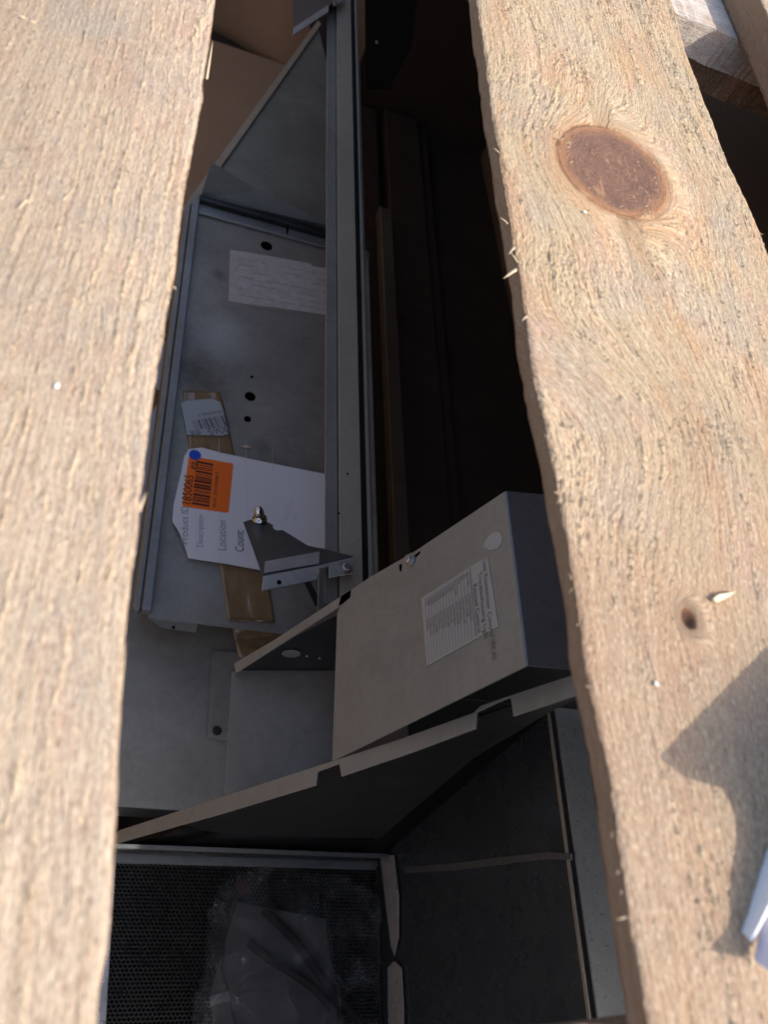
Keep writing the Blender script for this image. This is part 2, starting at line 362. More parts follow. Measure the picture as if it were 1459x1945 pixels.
    me.polygons.add(nf+2); me.polygons.foreach_set('loop_start',starts); me.polygons.foreach_set('loop_total',tot)
    me.polygons.foreach_set('use_smooth',np.concatenate([np.ones(nf,bool),[False,False]]))
    me.update(calc_edges=True)
    ring=np.clip(1-np.abs(fr-.5)/.22,0,1)**1.5*(.4+.6*key)
    for nm,a in (('ring',ring),('edge',np.where(top,np.clip(1-edge/.0012,0,1)*.6,1.0)),('psi',psi),('run',Yg+0*Xg),('knot',kn),('tuft',np.clip(tuft*.75+band*.28,0,1)*top)):
        at=me.attributes.new(nm,'FLOAT','POINT'); at.data.foreach_set('value',np.ascontiguousarray(a,dtype=np.float32).ravel())
    o=link(name,me,mat_,parent)
    if lab: o['label']=lab
    if fibres:
        rs=np.random.RandomState(seed+5); ti=np.argwhere(top&(tuft>.25)&(Yg<y1)); 
        pick=ti[rs.randint(0,len(ti),fibres)]
        vs=[];fs=[]
        for (i,j) in pick:
            p=np.array([X[i,j],Yg[i,j],Z[i,j]]); L=rs.uniform(.0008,.0030); a=rs.normal(0,.6); el=rs.uniform(.1,.7)
            d=np.array([math.sin(a)*math.cos(el),math.cos(a)*math.cos(el),math.sin(el)])*L*(1 if rs.rand()<.5 else -1); d[2]=abs(d[2])
            s=np.array([d[1],-d[0],0]); s=s/(np.linalg.norm(s)+1e-9)*rs.uniform(.00009,.00026)
            k=len(vs); vs+=[p-s-[0,0,.0002],p+s-[0,0,.0002],p+[0,0,.0003],p+d]; fs+=[(k,k+1,k+3),(k+1,k+2,k+3),(k+2,k,k+3)]
        m2=bpy.data.meshes.new('torn_fibres'); m2.from_pydata([tuple(v) for v in vs],[],fs); m2.update()
        fo=link('torn_fibres',m2,FIBRE,o); fo['kind']='stuff'
    return o
FIBRE=flat('pale_wood_fibre',(.58,.45,.30),.8,0,.2)
def splinter(p,d,w_,parent,mt=None,bend=.3):
    """a curved sliver of wood from p along d"""
    p=Vector(p); d=Vector(d); s=d.cross(Vector((0,0,1))).normalized()*w_; up=Vector((0,0,1))
    bm=bmesh.new(); rings=[]
    for k in range(6):
        t=k/5; c=p+d*t+up*(d.length*bend*math.sin(t*2.2)*.5); f=(1-t)**.6+.05
        rings.append([bm.verts.new(c+s*f),bm.verts.new(c+up*w_*.5*f),bm.verts.new(c-s*f*.8)])
    for a,b in zip(rings,rings[1:]):
        for k in range(3): bm.faces.new((a[k],a[(k+1)%3],b[(k+1)%3],b[k]))
    bm.faces.new(rings[0]); bm.faces.new(rings[-1][::-1])
    return link('splinter',bm_mesh(bm,'splinter'),mt or FIBRE,parent)

# ================================================================== SETTING
def ground():
    bm=bmesh.new(); bmesh.ops.create_grid(bm,x_segments=40,y_segments=40,size=60)
    for v in bm.verts: v.co.z=-1.25
    o=link('ground',bm_mesh(bm,'ground'),CONC); o['kind']='structure'
ground()

# ================================================================== CRATE
crate=empty('wooden_crate',(0.2,0.6,-1.2),'open rough sawn wooden crate whose thick slats cross the foreground','crate')
def fit_knot(pts,c=None):
    P=np.array([tuple(at_z(a,b,0))[:2] for a,b in pts]); c=P.mean(0) if c is None else np.array(tuple(at_z(*c,0))[:2]); D=P-c
    A=np.stack([D[:,0]**2,2*D[:,0]*D[:,1],D[:,1]**2],1); s=np.linalg.lstsq(A,np.ones(len(P)),rcond=None)[0]
    return (c[0],c[1],[[s[0],s[1]],[s[1],s[2]]])
k1=fit_knot([(1065,267),(1127,236),(1270,369),(1217,410),(1106,361),(1221,279)],(1168,322))
def round_knot(px,py,r): p=at_z(px,py,0); return (p.x,p.y,[[1/r**2,0],[0,1/(1.3*r)**2]])
# rings on the left slat fan out away from its edge
cl=lambda X,Y: X-42*np.clip(.016-X,0,1)**2*Y
pr=at_z(1050,590,0)
def cr(X,Y):
    # swirl below the knot: the grain bows across the board
    d=((X-pr.x)/.07)**2+((Y-pr.y+.01)/.055)**2
    return X+.030*np.exp(-d)-.035*np.exp(-(((X-pr.x-.03)/.06)**2+((Y-pr.y+.05)/.06)**2))+.02*np.exp(-(((X-.2)/.05)**2+((Y-.66)/.1)**2))
EL=[(tuple(at_z(a,b,0))[1],tuple(at_z(a,b,0))[0]) for a,b in [(410,0),(396,100),(385,160),(386,185),(370,260),(352,350),(343,420),(336,500),(322,570),(310,640),(300,700),(287,800),(277,870),(268,950),(262,1010),(248,1120),(238,1220),(228,1380),(226,1440),(222,1540),(216,1640),(211,1740),(206,1800),(188,1880),(185,1945)]][::-1]
ER=[(tuple(at_z(a,b,0))[1],tuple(at_z(a,b,0))[0]) for a,b in [(908,0),(915,60),(925,130),(938,230),(950,290),(963,370),(972,420),(980,480),(994,540),(1005,640),(1018,720),(1040,820),(1062,930),(1080,1020),(1093,1100),(1112,1240),(1130,1340),(1150,1420),(1165,1500),(1178,1600),(1190,1680),(1204,1780),(1234,1945)]][::-1]
ER2=[(tuple(at_z(a,b,0))[1],tuple(at_z(a,b,0))[0]) for a,b in [(1277,0),(1306,100),(1340,190),(1385,310),(1430,400),(1459,478)]][::-1]
left=plank('plank',-.157,.020,-.06,.62,0,.011,WOODL,crate,seed=3,curve=cl,er_=EL,torn=1.25,blot_=.35,lab='pale left slat with long torn grain lines',fibres=3500)
right=plank('plank',.1795,.355,-.06,.78,0,.0105,WOODR,crate,el=ER,er_=ER2,period=.011,knots=[(*k1,.0006),(*round_knot(1310,1175,.0035),.004)],seed=12,curve=cr,lab='right slat with a large oval dark knot',fibres=6000,torn=.8)
p3=at_z(1447,0,0).x
third=plank('plank',p3,p3+.18,-.06,1.0,0,.030,WOODR,crate,res=.0016,seed=31)
plank('plank',-.157-.155-.18,-.157-.155,-.06,1.4,0,.015,WOODL,crate,res=.004,seed=41)
for a in (1,2,3):
    plank('plank',p3+.184*a,p3+.184*a+.18,-.06,2.2,0,.015,WOODR,crate,res=.004,seed=50+a)
# continuations beyond the frame: the slats run on over the crate
plank('plank',-.157,.0237,.621,1.7,0,.015,WOODL,crate,res=.004,seed=44)
plank('plank',.1795,.361,.781,2.2,0,.015,WOODR,crate,res=.004,seed=45)
plank('plank',.1795+.02,.361,-1.3,-.061,0,.015,WOODR,crate,res=.004,seed=46)
plank('plank',-.157,.0237,-1.3,-.061,0,.015,WOODL,crate,res=.004,seed=47)
# cross battens under the slats
def xboard(name,x0,x1,y0,y1,z0,z1,m,lab=None,seed=1,res=.003):
    """rough board lying along X with uneven edges"""
    n=max(8,int((x1-x0)/res)); bm=bmesh.new(); rs=random.Random(seed); rows=[]
    def jit(k,s,a): return (vnoise(np.array([k*res/s]),np.array([seed*3.1]),seed)[0]-.5)*a
    for i in range(n+1):
        x=x0+(x1-x0)*i/n; a=jit(i,.012,.006)+jit(i,.003,.002); b=jit(i+900,.012,.005); c=jit(i+400,.006,.002)
        rows.append([bm.verts.new((x,y0+a,z0)),bm.verts.new((x,y0+a*.4,z1+c)),bm.verts.new((x,y1+b,z1)),bm.verts.new((x,y1,z0))])
    for p,q in zip(rows,rows[1:]):
        for k in range(4): bm.faces.new((p[k],p[(k+1)%4],q[(k+1)%4],q[k]))
    bm.faces.new(rows[0]); bm.faces.new(rows[-1][::-1])
    me=bm_mesh(bm,name); o=link(name,me,m,crate)
    nv=len(me.vertices); loc=WL[o.name]
    for nm in ('psi','run','knot','tuft'):
        at=me.attributes.new(nm,'FLOAT','POINT')
        v=[(q.co.y+q.co.z+loc.y) if nm=='psi' else (q.co.x if nm=='run' else 0.0) for q in me.vertices]; at.data.foreach_set('value',v)
    if lab: o['label']=lab
    return o
PALE=wood_mat('planed_pale_wood',(.62,.54,.46),(.70,.64,.57))
yb=at_z(1300,30,-.031).y
xboard('batten',.24,1.2,yb,yb+.09,-.060,-.0315,PALE,'pale batten crossing under the slats at the top right',5)
xboard('batten',.25,.354,yb-.004,yb+.095,-.031,-.0112,WOODD,None,6)  # unseen shim added to close a sun leak between slat and batten
xboard('batten',.22,1.2,yb+.012,yb+.085,-.088,-.061,WOODD,None,7)
ybn=at_z(1000,1943,-.016).y
xboard('batten',at_z(945,1940,-.05).x,.35,ybn-.09,ybn,-.075,-.016,WOODD,None,9)
# crate floor boards, deep under the metal
xa=at_z(712,700,-1.1).x; xb=at_z(758,700,-1.09).x; xc=at_z(833,700,-1.1).x
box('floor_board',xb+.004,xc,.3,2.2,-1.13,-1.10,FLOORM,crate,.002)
box('floor_runner',at_z(735,700,-1.07).x,at_z(761,700,-1.07).x,.55,1.75,-1.10,-1.07,STRIPM,crate,.003)['label']='narrow raised warm grey floor runner'
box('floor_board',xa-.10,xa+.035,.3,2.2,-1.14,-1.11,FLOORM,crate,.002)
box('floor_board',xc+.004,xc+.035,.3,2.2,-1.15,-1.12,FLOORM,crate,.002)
box('floor_board',-.35,.12,.0,1.5,-1.15,-1.12,CARDK,crate,.002)
for x,y in ((-.48,-.05),(-.48,2.0),(1.0,-.05),(1.0,2.0)):
    plank('post',x,x+.08,y,y+.05,-.09,1.15,WOODD,crate,res=.02,seed=70)

# cardboard liners
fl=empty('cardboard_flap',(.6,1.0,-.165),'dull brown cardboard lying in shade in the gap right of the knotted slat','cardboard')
box('flap_base',.3355,1.4,-.22,2.6,-.165,-.160,CARDK,fl,.0005)  # carried on out of view to keep sun leaks off the tray
box('flap_sun_stop',.330,.335,-.22,yb-.006,-.165,-.013,CARDK,fl,.0005)  # unseen upright strips added to stop sun coming through the right gap
box('flap_sun_stop',.330,.335,yb+.098,2.6,-.165,-.013,CARDK,fl,.0005)
box('flap_sun_stop',.330,.335,yb-.0055,yb+.0975,-.165,-.092,CARDK,fl,.0005)
def wavy_wall(name,p0,p1,z0,z1,amp,mt,seed,lab):
    p0=Vector(p0);p1=Vector(p1); d=(p1-p0); n=d.normalized().cross(Vector((0,0,1))); bm=bmesh.new(); nx=60; nz=16; g=[]
    for off in (0,.005):
        rows=[]
        for j in range(nz+1):
            r=[]
            for i in range(nx+1):
                t=i/nx; k=(vnoise(np.array([t*6]),np.array([j/nz*.8+.3]),seed)[0]-.5)*amp
                r.append(bm.verts.new(p0+d*t+Vector((0,0,z0+(z1-z0)*j/nz))+n*(k+off)))
            rows.append(r)
        for a,b in zip(rows,rows[1:]):
            for i in range(nx): bm.faces.new((a[i],a[i+1],b[i+1],b[i]))
        g.append(rows)
    a,b=g
    for i in range(nx): bm.faces.new((a[0][i],a[0][i+1],b[0][i+1],b[0][i])); bm.faces.new((a[-1][i],a[-1][i+1],b[-1][i+1],b[-1][i]))
    for j in range(nz): bm.faces.new((a[j][0],a[j+1][0],b[j+1][0],b[j][0])); bm.faces.new((a[j][-1],a[j+1][-1],b[j+1][-1],b[j][-1]))
    o=link(name,bm_mesh(bm,name),mt,None,True); tag(o,lab,'cardboard'); return o
wavy_wall('cardboard_wall',(-.70,2.50,0),(.56,2.30,0),-1.2,-.03,.10,CARD,3,'bulging brown cardboard wall behind the metal, seen beside the left slat')
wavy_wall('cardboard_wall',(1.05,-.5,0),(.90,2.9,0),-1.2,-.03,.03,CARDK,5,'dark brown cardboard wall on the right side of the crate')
wavy_wall('cardboard_wall',(-.62,-1.1,0),(-.62,2.5,0),-1.2,-.03,.02,CARD,15,'unseen brown cardboard wall added on the left side of the crate to bounce warm light')  # unseen wall added to catch the sun stripe and bounce it back warm
box('shade_panel',.50,1.0,2.22,2.24,-1.2,-.03,FLOORM,crate,.001)  # near-black panel whose colour stands in for the deep shade here
cf=box('cardboard_sheet',-.60,.42,1.30,2.30,-1.14,-1.132,CARD,None,.001); tag(cf,'brown cardboard lying flat behind the sloped grey sheet','cardboard')
box('end_wall',-.65,1.1,-1.2,-1.17,-1.2,-.03,WOODD,crate,.001)
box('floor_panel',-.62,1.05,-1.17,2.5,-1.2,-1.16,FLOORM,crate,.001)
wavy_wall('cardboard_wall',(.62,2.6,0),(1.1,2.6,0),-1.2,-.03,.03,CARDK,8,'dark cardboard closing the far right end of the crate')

# ================================================================== METAL HOUSING
house=empty('metal_housing',(.48,.22,-1.01),'grey sheet metal unit housing with a long rail and a deep open compartment','equipment housing')
XW=.485
# base sheet with scalloped left edge
zb=-.86
bp=[(140,1527),(140,1060),(240,1060),(262,900),(283,790),(300,763),(322,757),(322,745),(298,740),(289,715),(289,690),(297,655),(326,640),(328,615),(306,605),(306,585),(318,560),(345,500),(395,350),(640,350),(690,400),(700,1100),(900,1200),(900,1572)]
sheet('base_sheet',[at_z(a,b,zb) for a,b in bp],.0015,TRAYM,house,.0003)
TABM=flat('skylit_edge_tab',(.50,.52,.54),.5,.1)  # paler than the base sheet: skylight on the tabs put into the colour
for tp_ in ([(300,655),(324,640),(332,660),(330,745),(322,746),(300,740),(289,716),(289,688)],[(300,765),(328,760),(322,860),(300,1050),(255,1056),(255,960),(270,860),(284,790)],[(314,575),(326,552),(344,520),(338,600),(318,605),(306,598)]):
    sheet('edge_tab',[at_z(a,b,zb+.006) for a,b in tp_],.002,TABM,house,.0003)
# front drop of the base sheet
p=at_z(140,1527,zb); q=at_z(640,1550,zb)
box('base_fold',p.x,.5,p.y-.002,p.y,zb-.045,zb-.0018,DARK,house,.0004)
# seam plate with its screw
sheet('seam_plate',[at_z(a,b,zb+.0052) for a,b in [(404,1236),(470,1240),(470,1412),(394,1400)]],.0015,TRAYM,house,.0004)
hex_screw('screw',at_z(412,1388,zb+.0054),(0,0,1),.0042,DARK,house)
# rising sheets towards the top of the picture
zs=-.83
sheet('sloped_sheet',[at_z(a,b,zs) for a,b in [(345,410),(400,322),(604,50),(634,170),(640,470),(395,440)]],.0015,metal('green_grey_steel',(.27,.285,.24),.5,.3),house,.0004)
sheet('sheet_edge',[at_z(a,b,zs+.006) for a,b in [(340,404),(604,38),(610,46),(352,412)]],.002,BEIGE,house,.0003)
sheet('sloped_sheet',[at_z(a,b,zs-.012) for a,b in [(588,48),(640,-60),(660,300),(628,200)]],.0015,DARK,house,.0004)
# long rail
zr=-.5
def ry(px,z=zr): return at_z(px,1000,z).x
y0r=at_z(650,1142,zr).y
def strip(name,pxa,pxb,z,y0,y1,mt,t=.0015): return box(name,ry(pxa,z),ry(pxb,z),y0,y1,z-t,z,mt,house,.0003)
strip('rail_face',645,687,zr,y0r,1.75,BEIGE)
box('rail_web',ry(645,zr),ry(645,zr)+.0012,y0r,1.75,zr-.03,zr-.0018,DARK,house,0)
strip('rail_lip',617,641.5,zr-.008,y0r,1.75,TRAYM)
strip('rail_groove',686,699,zr-.012,y0r,1.75,DARK)
strip('rail_lip',698.5,704.5,zr-.006,y0r,1.75,BEIGE)
strip('rail_lip',706.5,709,zr-.010,y0r,1.75,GALV)
xr=ry(645)
# hole marks in the rail face
for (a,b) in ((660,900),(643,975)):
    lathe('rivet_hole',at_z(a,b,zr+.0004),(0,0,1),[(0,.0014),(.0003,.0014)],HOLE,house,12,False)
# dim hanging panel at the top right of the rail
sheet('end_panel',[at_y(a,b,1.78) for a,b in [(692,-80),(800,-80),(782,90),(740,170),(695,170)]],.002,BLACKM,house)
lathe('rivet',at_y(716,80,1.776),(0,-1,0),[(0,.004),(.002,.003)],SCREW,house,12)

# compartment: right wall, gusset wall, floor frame, corner post
ztop=-.497
box('side_wall',XW,XW+.0015,-.4,.32,-1.0,ztop,WALLM,house,.0003)
box('gusset_wall',0,0,0,0,0,0,DARK,house,0) if False else None
yg=.222
def q2x(z): return .211+(z+.373)*.362
def gy(z): return yg+(z+1.0)*.122
gp=[]
for z in (-.60,-.66,-.70,-.74,-.76):
    gk=1.30+.06*(z+.76)/.16; zz=CAMH+gk*(z-CAMH); gp.append((q2x(z)*gk+.006,gy(zz),zz))
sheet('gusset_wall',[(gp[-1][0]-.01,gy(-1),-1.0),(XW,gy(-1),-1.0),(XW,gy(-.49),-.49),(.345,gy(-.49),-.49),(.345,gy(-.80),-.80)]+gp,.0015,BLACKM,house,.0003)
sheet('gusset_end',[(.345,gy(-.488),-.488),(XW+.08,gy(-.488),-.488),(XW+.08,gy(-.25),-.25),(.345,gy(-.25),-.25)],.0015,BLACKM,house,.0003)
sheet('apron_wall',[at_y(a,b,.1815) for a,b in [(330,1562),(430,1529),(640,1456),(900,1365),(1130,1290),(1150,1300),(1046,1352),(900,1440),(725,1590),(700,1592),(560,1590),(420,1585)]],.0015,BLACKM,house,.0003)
box('gusset_rib',.10,XW-.005,yg-.006,yg-.0008,-.952,-.944,GALV,house,.0004)
box('gusset_rib',.10,XW-.03,yg-.005,yg-.0008,-.985,-.962,DARK,house,.0004)
sheet('gusset_fold',[at_y(a,b,yg-.003) for a,b in [(704,1478),(742,1478),(722,1585),(712,1600)]],.001,DARK,house,.0002)
for k in range(3):
    pa=at_z(300+75*k,1612,-.985); lathe('rivet',(pa.x,yg-.007,-.955+.0),(0,-1,0),[(0,.003),(.0012,.0024)],DARK,house,10)
# diagonal fold on the side wall
hex_screw('screw',at_x(812,1527,XW-.0005),(-1,0,0),.0035,SCREW,house)
# floor frame
zf=-1.0
fr=[(150,1617),(718,1636),(716,1652),(150,1637)]
sheet('floor_frame',[at_z(a,b,zf+.006) for a,b in fr],.006,GALV,house,.0012)
sheet('floor_frame',[at_z(a,b,zf+.008) for a,b in [(150,1590),(222,1596),(200,1960),(120,1960)]],.006,BRIGHT,house,.001)
sheet('floor_frame',[at_z(a,b,zf+.004) for a,b in [(716,1650),(721,1650),(728,1960),(722,1960)]],.004,DARK,house,.0008)
CFL=metal('corner_flange_steel',(.60,.60,.60),.3,.4,.1)
# bright bent corner flange, in two pieces with pointed ends
sheet('corner_flange',[at_x(a,b,XW-.004) for a,b in [(722,1625),(748,1624),(757,1700),(757,1780),(749,1816),(742,1795),(733,1720)]],.001,CFL,house,.0003)
sheet('corner_flange',[at_x(a,b,XW-.004) for a,b in [(736,1838),(749,1825),(762,1838),(766,1900),(768,2000),(738,2000)]],.001,CFL,house,.0003)
sheet('wall_sheen_strip',[at_x(a,b,XW-.0025) for a,b in [(768,1645),(860,1640),(960,1627),(1040,1618),(1086,1620),(1086,1634),(1040,1632),(960,1641),(860,1654),(768,1658)]],.002,metal('wall_sheen_steel',(.19,.20,.205),.4,.5),house,.0009)  # added lighter strip, coloured to stand in for a reflection band on the wall
# top of the side wall: thin lit edge, brown recess, speckled flange, outer lips
def wx(px,py,z): return at_z(px,py,z).x
box('wall_edge',XW-.0022,XW-.0004,-.4,.285,ztop-.004,ztop+.0004,BEIGE,house,.0003)
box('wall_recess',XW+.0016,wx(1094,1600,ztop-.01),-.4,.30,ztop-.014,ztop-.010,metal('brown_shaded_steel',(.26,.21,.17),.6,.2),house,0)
box('wall_flange',wx(1091,1600,ztop+.004),wx(1143,1600,ztop+.004),-.4,.33,ztop+.001,ztop+.004,SPK,house,.0006)
box('wall_lip',wx(1144,1600,ztop),wx(1152,1600,ztop),-.4,.33,ztop-.006,ztop-.002,GALV,house,.0005)
box('wall_lip',wx(1155,1600,ztop-.005),wx(1170,1600,ztop-.005),-.4,.33,ztop-.012,ztop-.008,DARK,house,.0005)

# coil filter on the compartment floor: zigzag fins like a honeycomb
def honeycomb():
    x0,x1,y0,y1=.06,.50,-.06,.214; sx=.0056; sy=.0048; vs=[];fs=[]; z0=zf-.006; z1=zf+.001; t=.00035
    r=0; y=y0
    while y<y1:
        k=0; x=x0
        while x<x1:
            a=((k+r)%2)*sy*.55; b=((k+r+1)%2)*sy*.55
            n=len(vs)
            j=R_.uniform(-.0004,.0004)
            vs+=[(x,y+a-t+j,z0),(x,y+a-t+j,z1),(x+sx/2,y+b-t,z1),(x+sx/2,y+b-t,z0),(x,y+a+t+j,z0),(x,y+a+t+j,z1),(x+sx/2,y+b+t,z1),(x+sx/2,y+b+t,z0)]
            fs+=[(n,n+1,n+2,n+3),(n+7,n+6,n+5,n+4),(n+1,n+5,n+6,n+2)]
            x+=sx/2; k+=1
        y+=sy; r+=1
    me=bpy.data.meshes.new('mesh_fins'); me.from_pydata(vs,[],fs); me.update(); return me
filt=empty('coil_filter',(.3,.1,-1.01),'dark honeycomb coil grille in the floor of the lower left compartment','filter')
hf=link('mesh_fins',honeycomb(),metal('black_coil_fins',(.20,.19,.165),.3,.6,.3),filt); hf['kind']='stuff'
box('backing',.055,.505,-.1,.216,zf-.012,zf-.0062,RUBBER,filt,.0005)

# ================================================================== TRAY PANEL
tray=empty('steel_tray',(.2,.85,-.81),'dull grey steel tray panel with folded rims and drilled holes beside the long rail','panel')
zt=-.8
A=at_z(388,408,zt); B=at_z(260,1168,zt); xl=(A.x+B.x)/2; yt=1.262; ybt=.468
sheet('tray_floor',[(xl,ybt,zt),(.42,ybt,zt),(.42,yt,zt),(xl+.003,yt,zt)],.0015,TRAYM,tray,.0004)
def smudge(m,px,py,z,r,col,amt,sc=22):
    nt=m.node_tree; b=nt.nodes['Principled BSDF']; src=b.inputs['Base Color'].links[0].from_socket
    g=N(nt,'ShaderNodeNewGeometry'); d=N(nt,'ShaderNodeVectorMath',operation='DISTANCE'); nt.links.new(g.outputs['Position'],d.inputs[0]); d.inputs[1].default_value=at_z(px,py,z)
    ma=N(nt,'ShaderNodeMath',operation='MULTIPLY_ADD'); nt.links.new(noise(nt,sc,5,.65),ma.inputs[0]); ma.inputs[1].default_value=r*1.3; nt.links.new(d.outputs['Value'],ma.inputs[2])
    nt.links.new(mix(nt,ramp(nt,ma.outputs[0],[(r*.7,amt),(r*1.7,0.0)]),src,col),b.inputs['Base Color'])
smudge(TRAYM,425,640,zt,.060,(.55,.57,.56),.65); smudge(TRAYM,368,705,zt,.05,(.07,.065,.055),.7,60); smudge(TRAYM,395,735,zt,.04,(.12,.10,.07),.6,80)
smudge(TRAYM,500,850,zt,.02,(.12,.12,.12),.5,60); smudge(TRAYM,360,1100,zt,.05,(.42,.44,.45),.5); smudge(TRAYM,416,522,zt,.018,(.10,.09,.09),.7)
# left rim: top lip, step and outer wall
box('left_rim',xl-.010,xl+.002,ybt+.004,yt,zt+.0004,zt+.014,GALV,tray,.0015)
box('left_rim',xl-.020,xl-.0102,ybt+.004,yt-.02,zt-.006,zt+.010,GALV,tray,.003)
sheet('outer_wall',[(xl-.0205,ybt+.01,zt+.006),(xl-.0205,yt-.03,zt+.006),(xl-.022,yt-.03,zt-.014),(xl-.022,ybt+.01,zt-.014)],.0015,GALV,tray,.0004)
# far lip
def tz(a,b,z): return at_z(a,b,z)
box('far_rim',xl,.42,yt-.035,yt-.012,zt+.0004,zt+.006,GALV,tray,.002)
box('far_rim',xl,.42,yt-.0115,yt,zt+.0004,zt+.016,DARK,tray,.002)
sheet('far_wall',[(xl+.004,yt+.01,zt+.0),(.36,yt+.01,zt+.0),(.36,yt+.01,zt+.02),(xl+.10,yt+.03,zt+.032),(xl+.010,yt+.04,zt+.055)],.0015,metal('blue_grey_steel',(.19,.205,.20),.5,.3),tray,.0004)
sheet('front_tab',[(xl,ybt-.0005,zt-.0016),(xl+.064,ybt-.0005,zt-.0016),(xl+.064,ybt-.006,zt-.016),(xl+.02,ybt-.006,zt-.014)],.0012,GALV,tray,.0003)
lathe('tab_hole',(xl+.034,ybt-.0052,zt-.009),(0,-1,.4),[(0,.0022),(.0006,.0022)],HOLE,tray,12,False)
for (a,b,r) in ((506,467,.0105),(475,753,.0085),(470,796,.0055),(478,716,.0026),(425,520,.0)):
    if r: lathe('hole',at_z(a,b,zt+.0003),(0,0,1),[(-.0002,r),(.0002,r)],HOLE,tray,24,False)
# slot in the far rim
sheet('slot',[at_z(a,b,zt+.0066) for a,b in [(545,425),(549,426),(547,444),(543,443)]],.0004,HOLE,tray,0)
# worn rating label
lz=zt+.0012
lab_pts=[(437,474),(500,484),(560,495),(590,500),(592,505),(640,513),(640,602),(580,592),(520,583),(480,580),(434,572)]
ol=sheet('old_label',[at_z(a,b,lz) for a,b in lab_pts],.0006,OLDLAB,tray,.0001); ol['label']='washed out paper label with faint print'
o0=at_z(437,474,lz+.0003); ox=(at_z(627,511,lz)-at_z(437,474,lz)).normalized(); oy=Vector((-ox.y,ox.x,0))
rs=random.Random(4); lst=[]
for r in range(7):
    x=.012
    while x<.20:
        L=rs.uniform(.008,.03)
        if rs.random()<.55: lst.append((x,-.018-r*.014,L,.0022))
        x+=L+.006
rects('faint_print',o0,ox,oy,lst,flat('faint_print',(.36,.345,.33),.8),ol)
rects('red_print',o0,ox,oy,[(.028+.0075*i,-.122,.005,.006) for i in range(8)],flat('faded_red',(.40,.30,.28),.8),ol)
# tiny wood crumb on the tray
ch=at_z(468,848,zt+.002); o=sheet('wood_chip',[at_z(a,b,zt+.0022) for a,b in [(458,848),(466,844),(477,848),(474,851),(464,850)]],.0015,FIBRE,None,.0003); tag(o,'tiny tan wood chip lying on the grey tray above the white paper','wood chip')

# ================================================================== TAPE, BARCODE LABEL, PAPER
tp=empty('packing_tape',at_z(400,760,zt),'glossy wrinkled brown parcel tape stuck down the tray and under the white paper','tape')
def ribbon(name,L,Rr,z,mt,parent,amp=.002,seed=1,nn=14,wn=8):
    """wrinkled strip between two edge polylines (same count)"""
    bm=bmesh.new(); rows=[]
    def samp(P,t):
        f=t*(len(P)-1); i=min(int(f),len(P)-2); f-=i; return Vector(P[i]).lerp(Vector(P[i+1]),f)
    for i in range(nn+1):
        t=i/nn; a=samp(L,t); b=samp(Rr,t); r=[]
        for j in range(wn+1):
            s=j/wn; p=a.lerp(b,s); k=vnoise(np.array([s*7+seed]),np.array([t*nn*.35]),seed)[0]; r.append(bm.verts.new(p+Vector((0,0,.0006+k*amp))))
        rows.append(r)
    for a,b in zip(rows,rows[1:]):
        for j in range(wn): bm.faces.new((a[j],a[j+1],b[j+1],b[j]))
    geo=bmesh.ops.extrude_face_region(bm,geom=list(bm.faces))
    for v in geo['geom']:
        if isinstance(v,bmesh.types.BMVert): v.co.z-=.0004
    return link(name,bm_mesh(bm,name),mt,parent,True)
ribbon('tape_strip',[at_z(a,b,zt) for a,b in [(346,742),(352,800),(360,870),(400,1000),(418,1085),(432,1180)]],
       [at_z(a,b,zt) for a,b in [(418,745),(432,800),(446,870),(480,1000),(506,1085),(522,1183)]],zt,TAPE,tp,.002,3,40,14)
ribbon('tape_strip',[at_z(432,1178,zt),at_z(440,1190,zb+.02),at_z(444,1215,zb+.008),at_z(452,1252,zb+.003)],
       [at_z(520,1182,zt),at_z(530,1195,zb+.02),at_z(535,1205,zb+.008),at_z(560,1252,zb+.003)],zt,TAPE,tp,.004,5,30,14)
# grey barcode label printed upside down
zl=zt+.0042
bl=sheet('barcode_label',[at_z(a,b,zl) for a,b in [(343,766),(352,761),(400,757),(418,763),(424,780),(433,824),(424,827),(354,826),(350,800)]],.0008,flat('translucent_label',(.42,.46,.47),.35),None,.0002)
tag(bl,'grey torn barcode label stuck on the brown tape, printed upside down','label')
def frame(a,b,c,z):
    o_=at_z(*a,z); X=(at_z(*b,z)-o_); Y=(at_z(*c,z)-o_); return o_,X,Y
o_,X_,Y_=frame((434,806),(364,818),(430,826),zl+.0002)   # text runs right-to-left in the picture
X1=X_.normalized(); Y1=Vector((X1.y,-X1.x,0)); 
if Y1.dot(Y_)<0: Y1=-Y1
# mirrored-free upside down text: x axis to the left, up axis towards the viewer
Y1=Vector((-X1.y,X1.x,0))
ftext('printed_text','0065  ea',.060,.0125,at_z(433,807,zl+.0003),X1,Y1,PRINTG,bl)
ftext('printed_text','TOP SHOWERS TI',.042,.005,at_z(424,778,zl+.0003),X1,Y1,PRINTG,bl)
rs=random.Random(3); lst=[]; x=0
while x<.054:
    a=rs.choice([.0012,.0012,.0024,.0035]); lst.append((x,0,a,.017)); x+=a+rs.choice([.001,.0016,.0026])
rects('barcode',at_z(430,788,zl+.0003),X1,Y1,[(a,b,c_,d_) for a,b,c_,d_ in lst],PRINTG,bl)

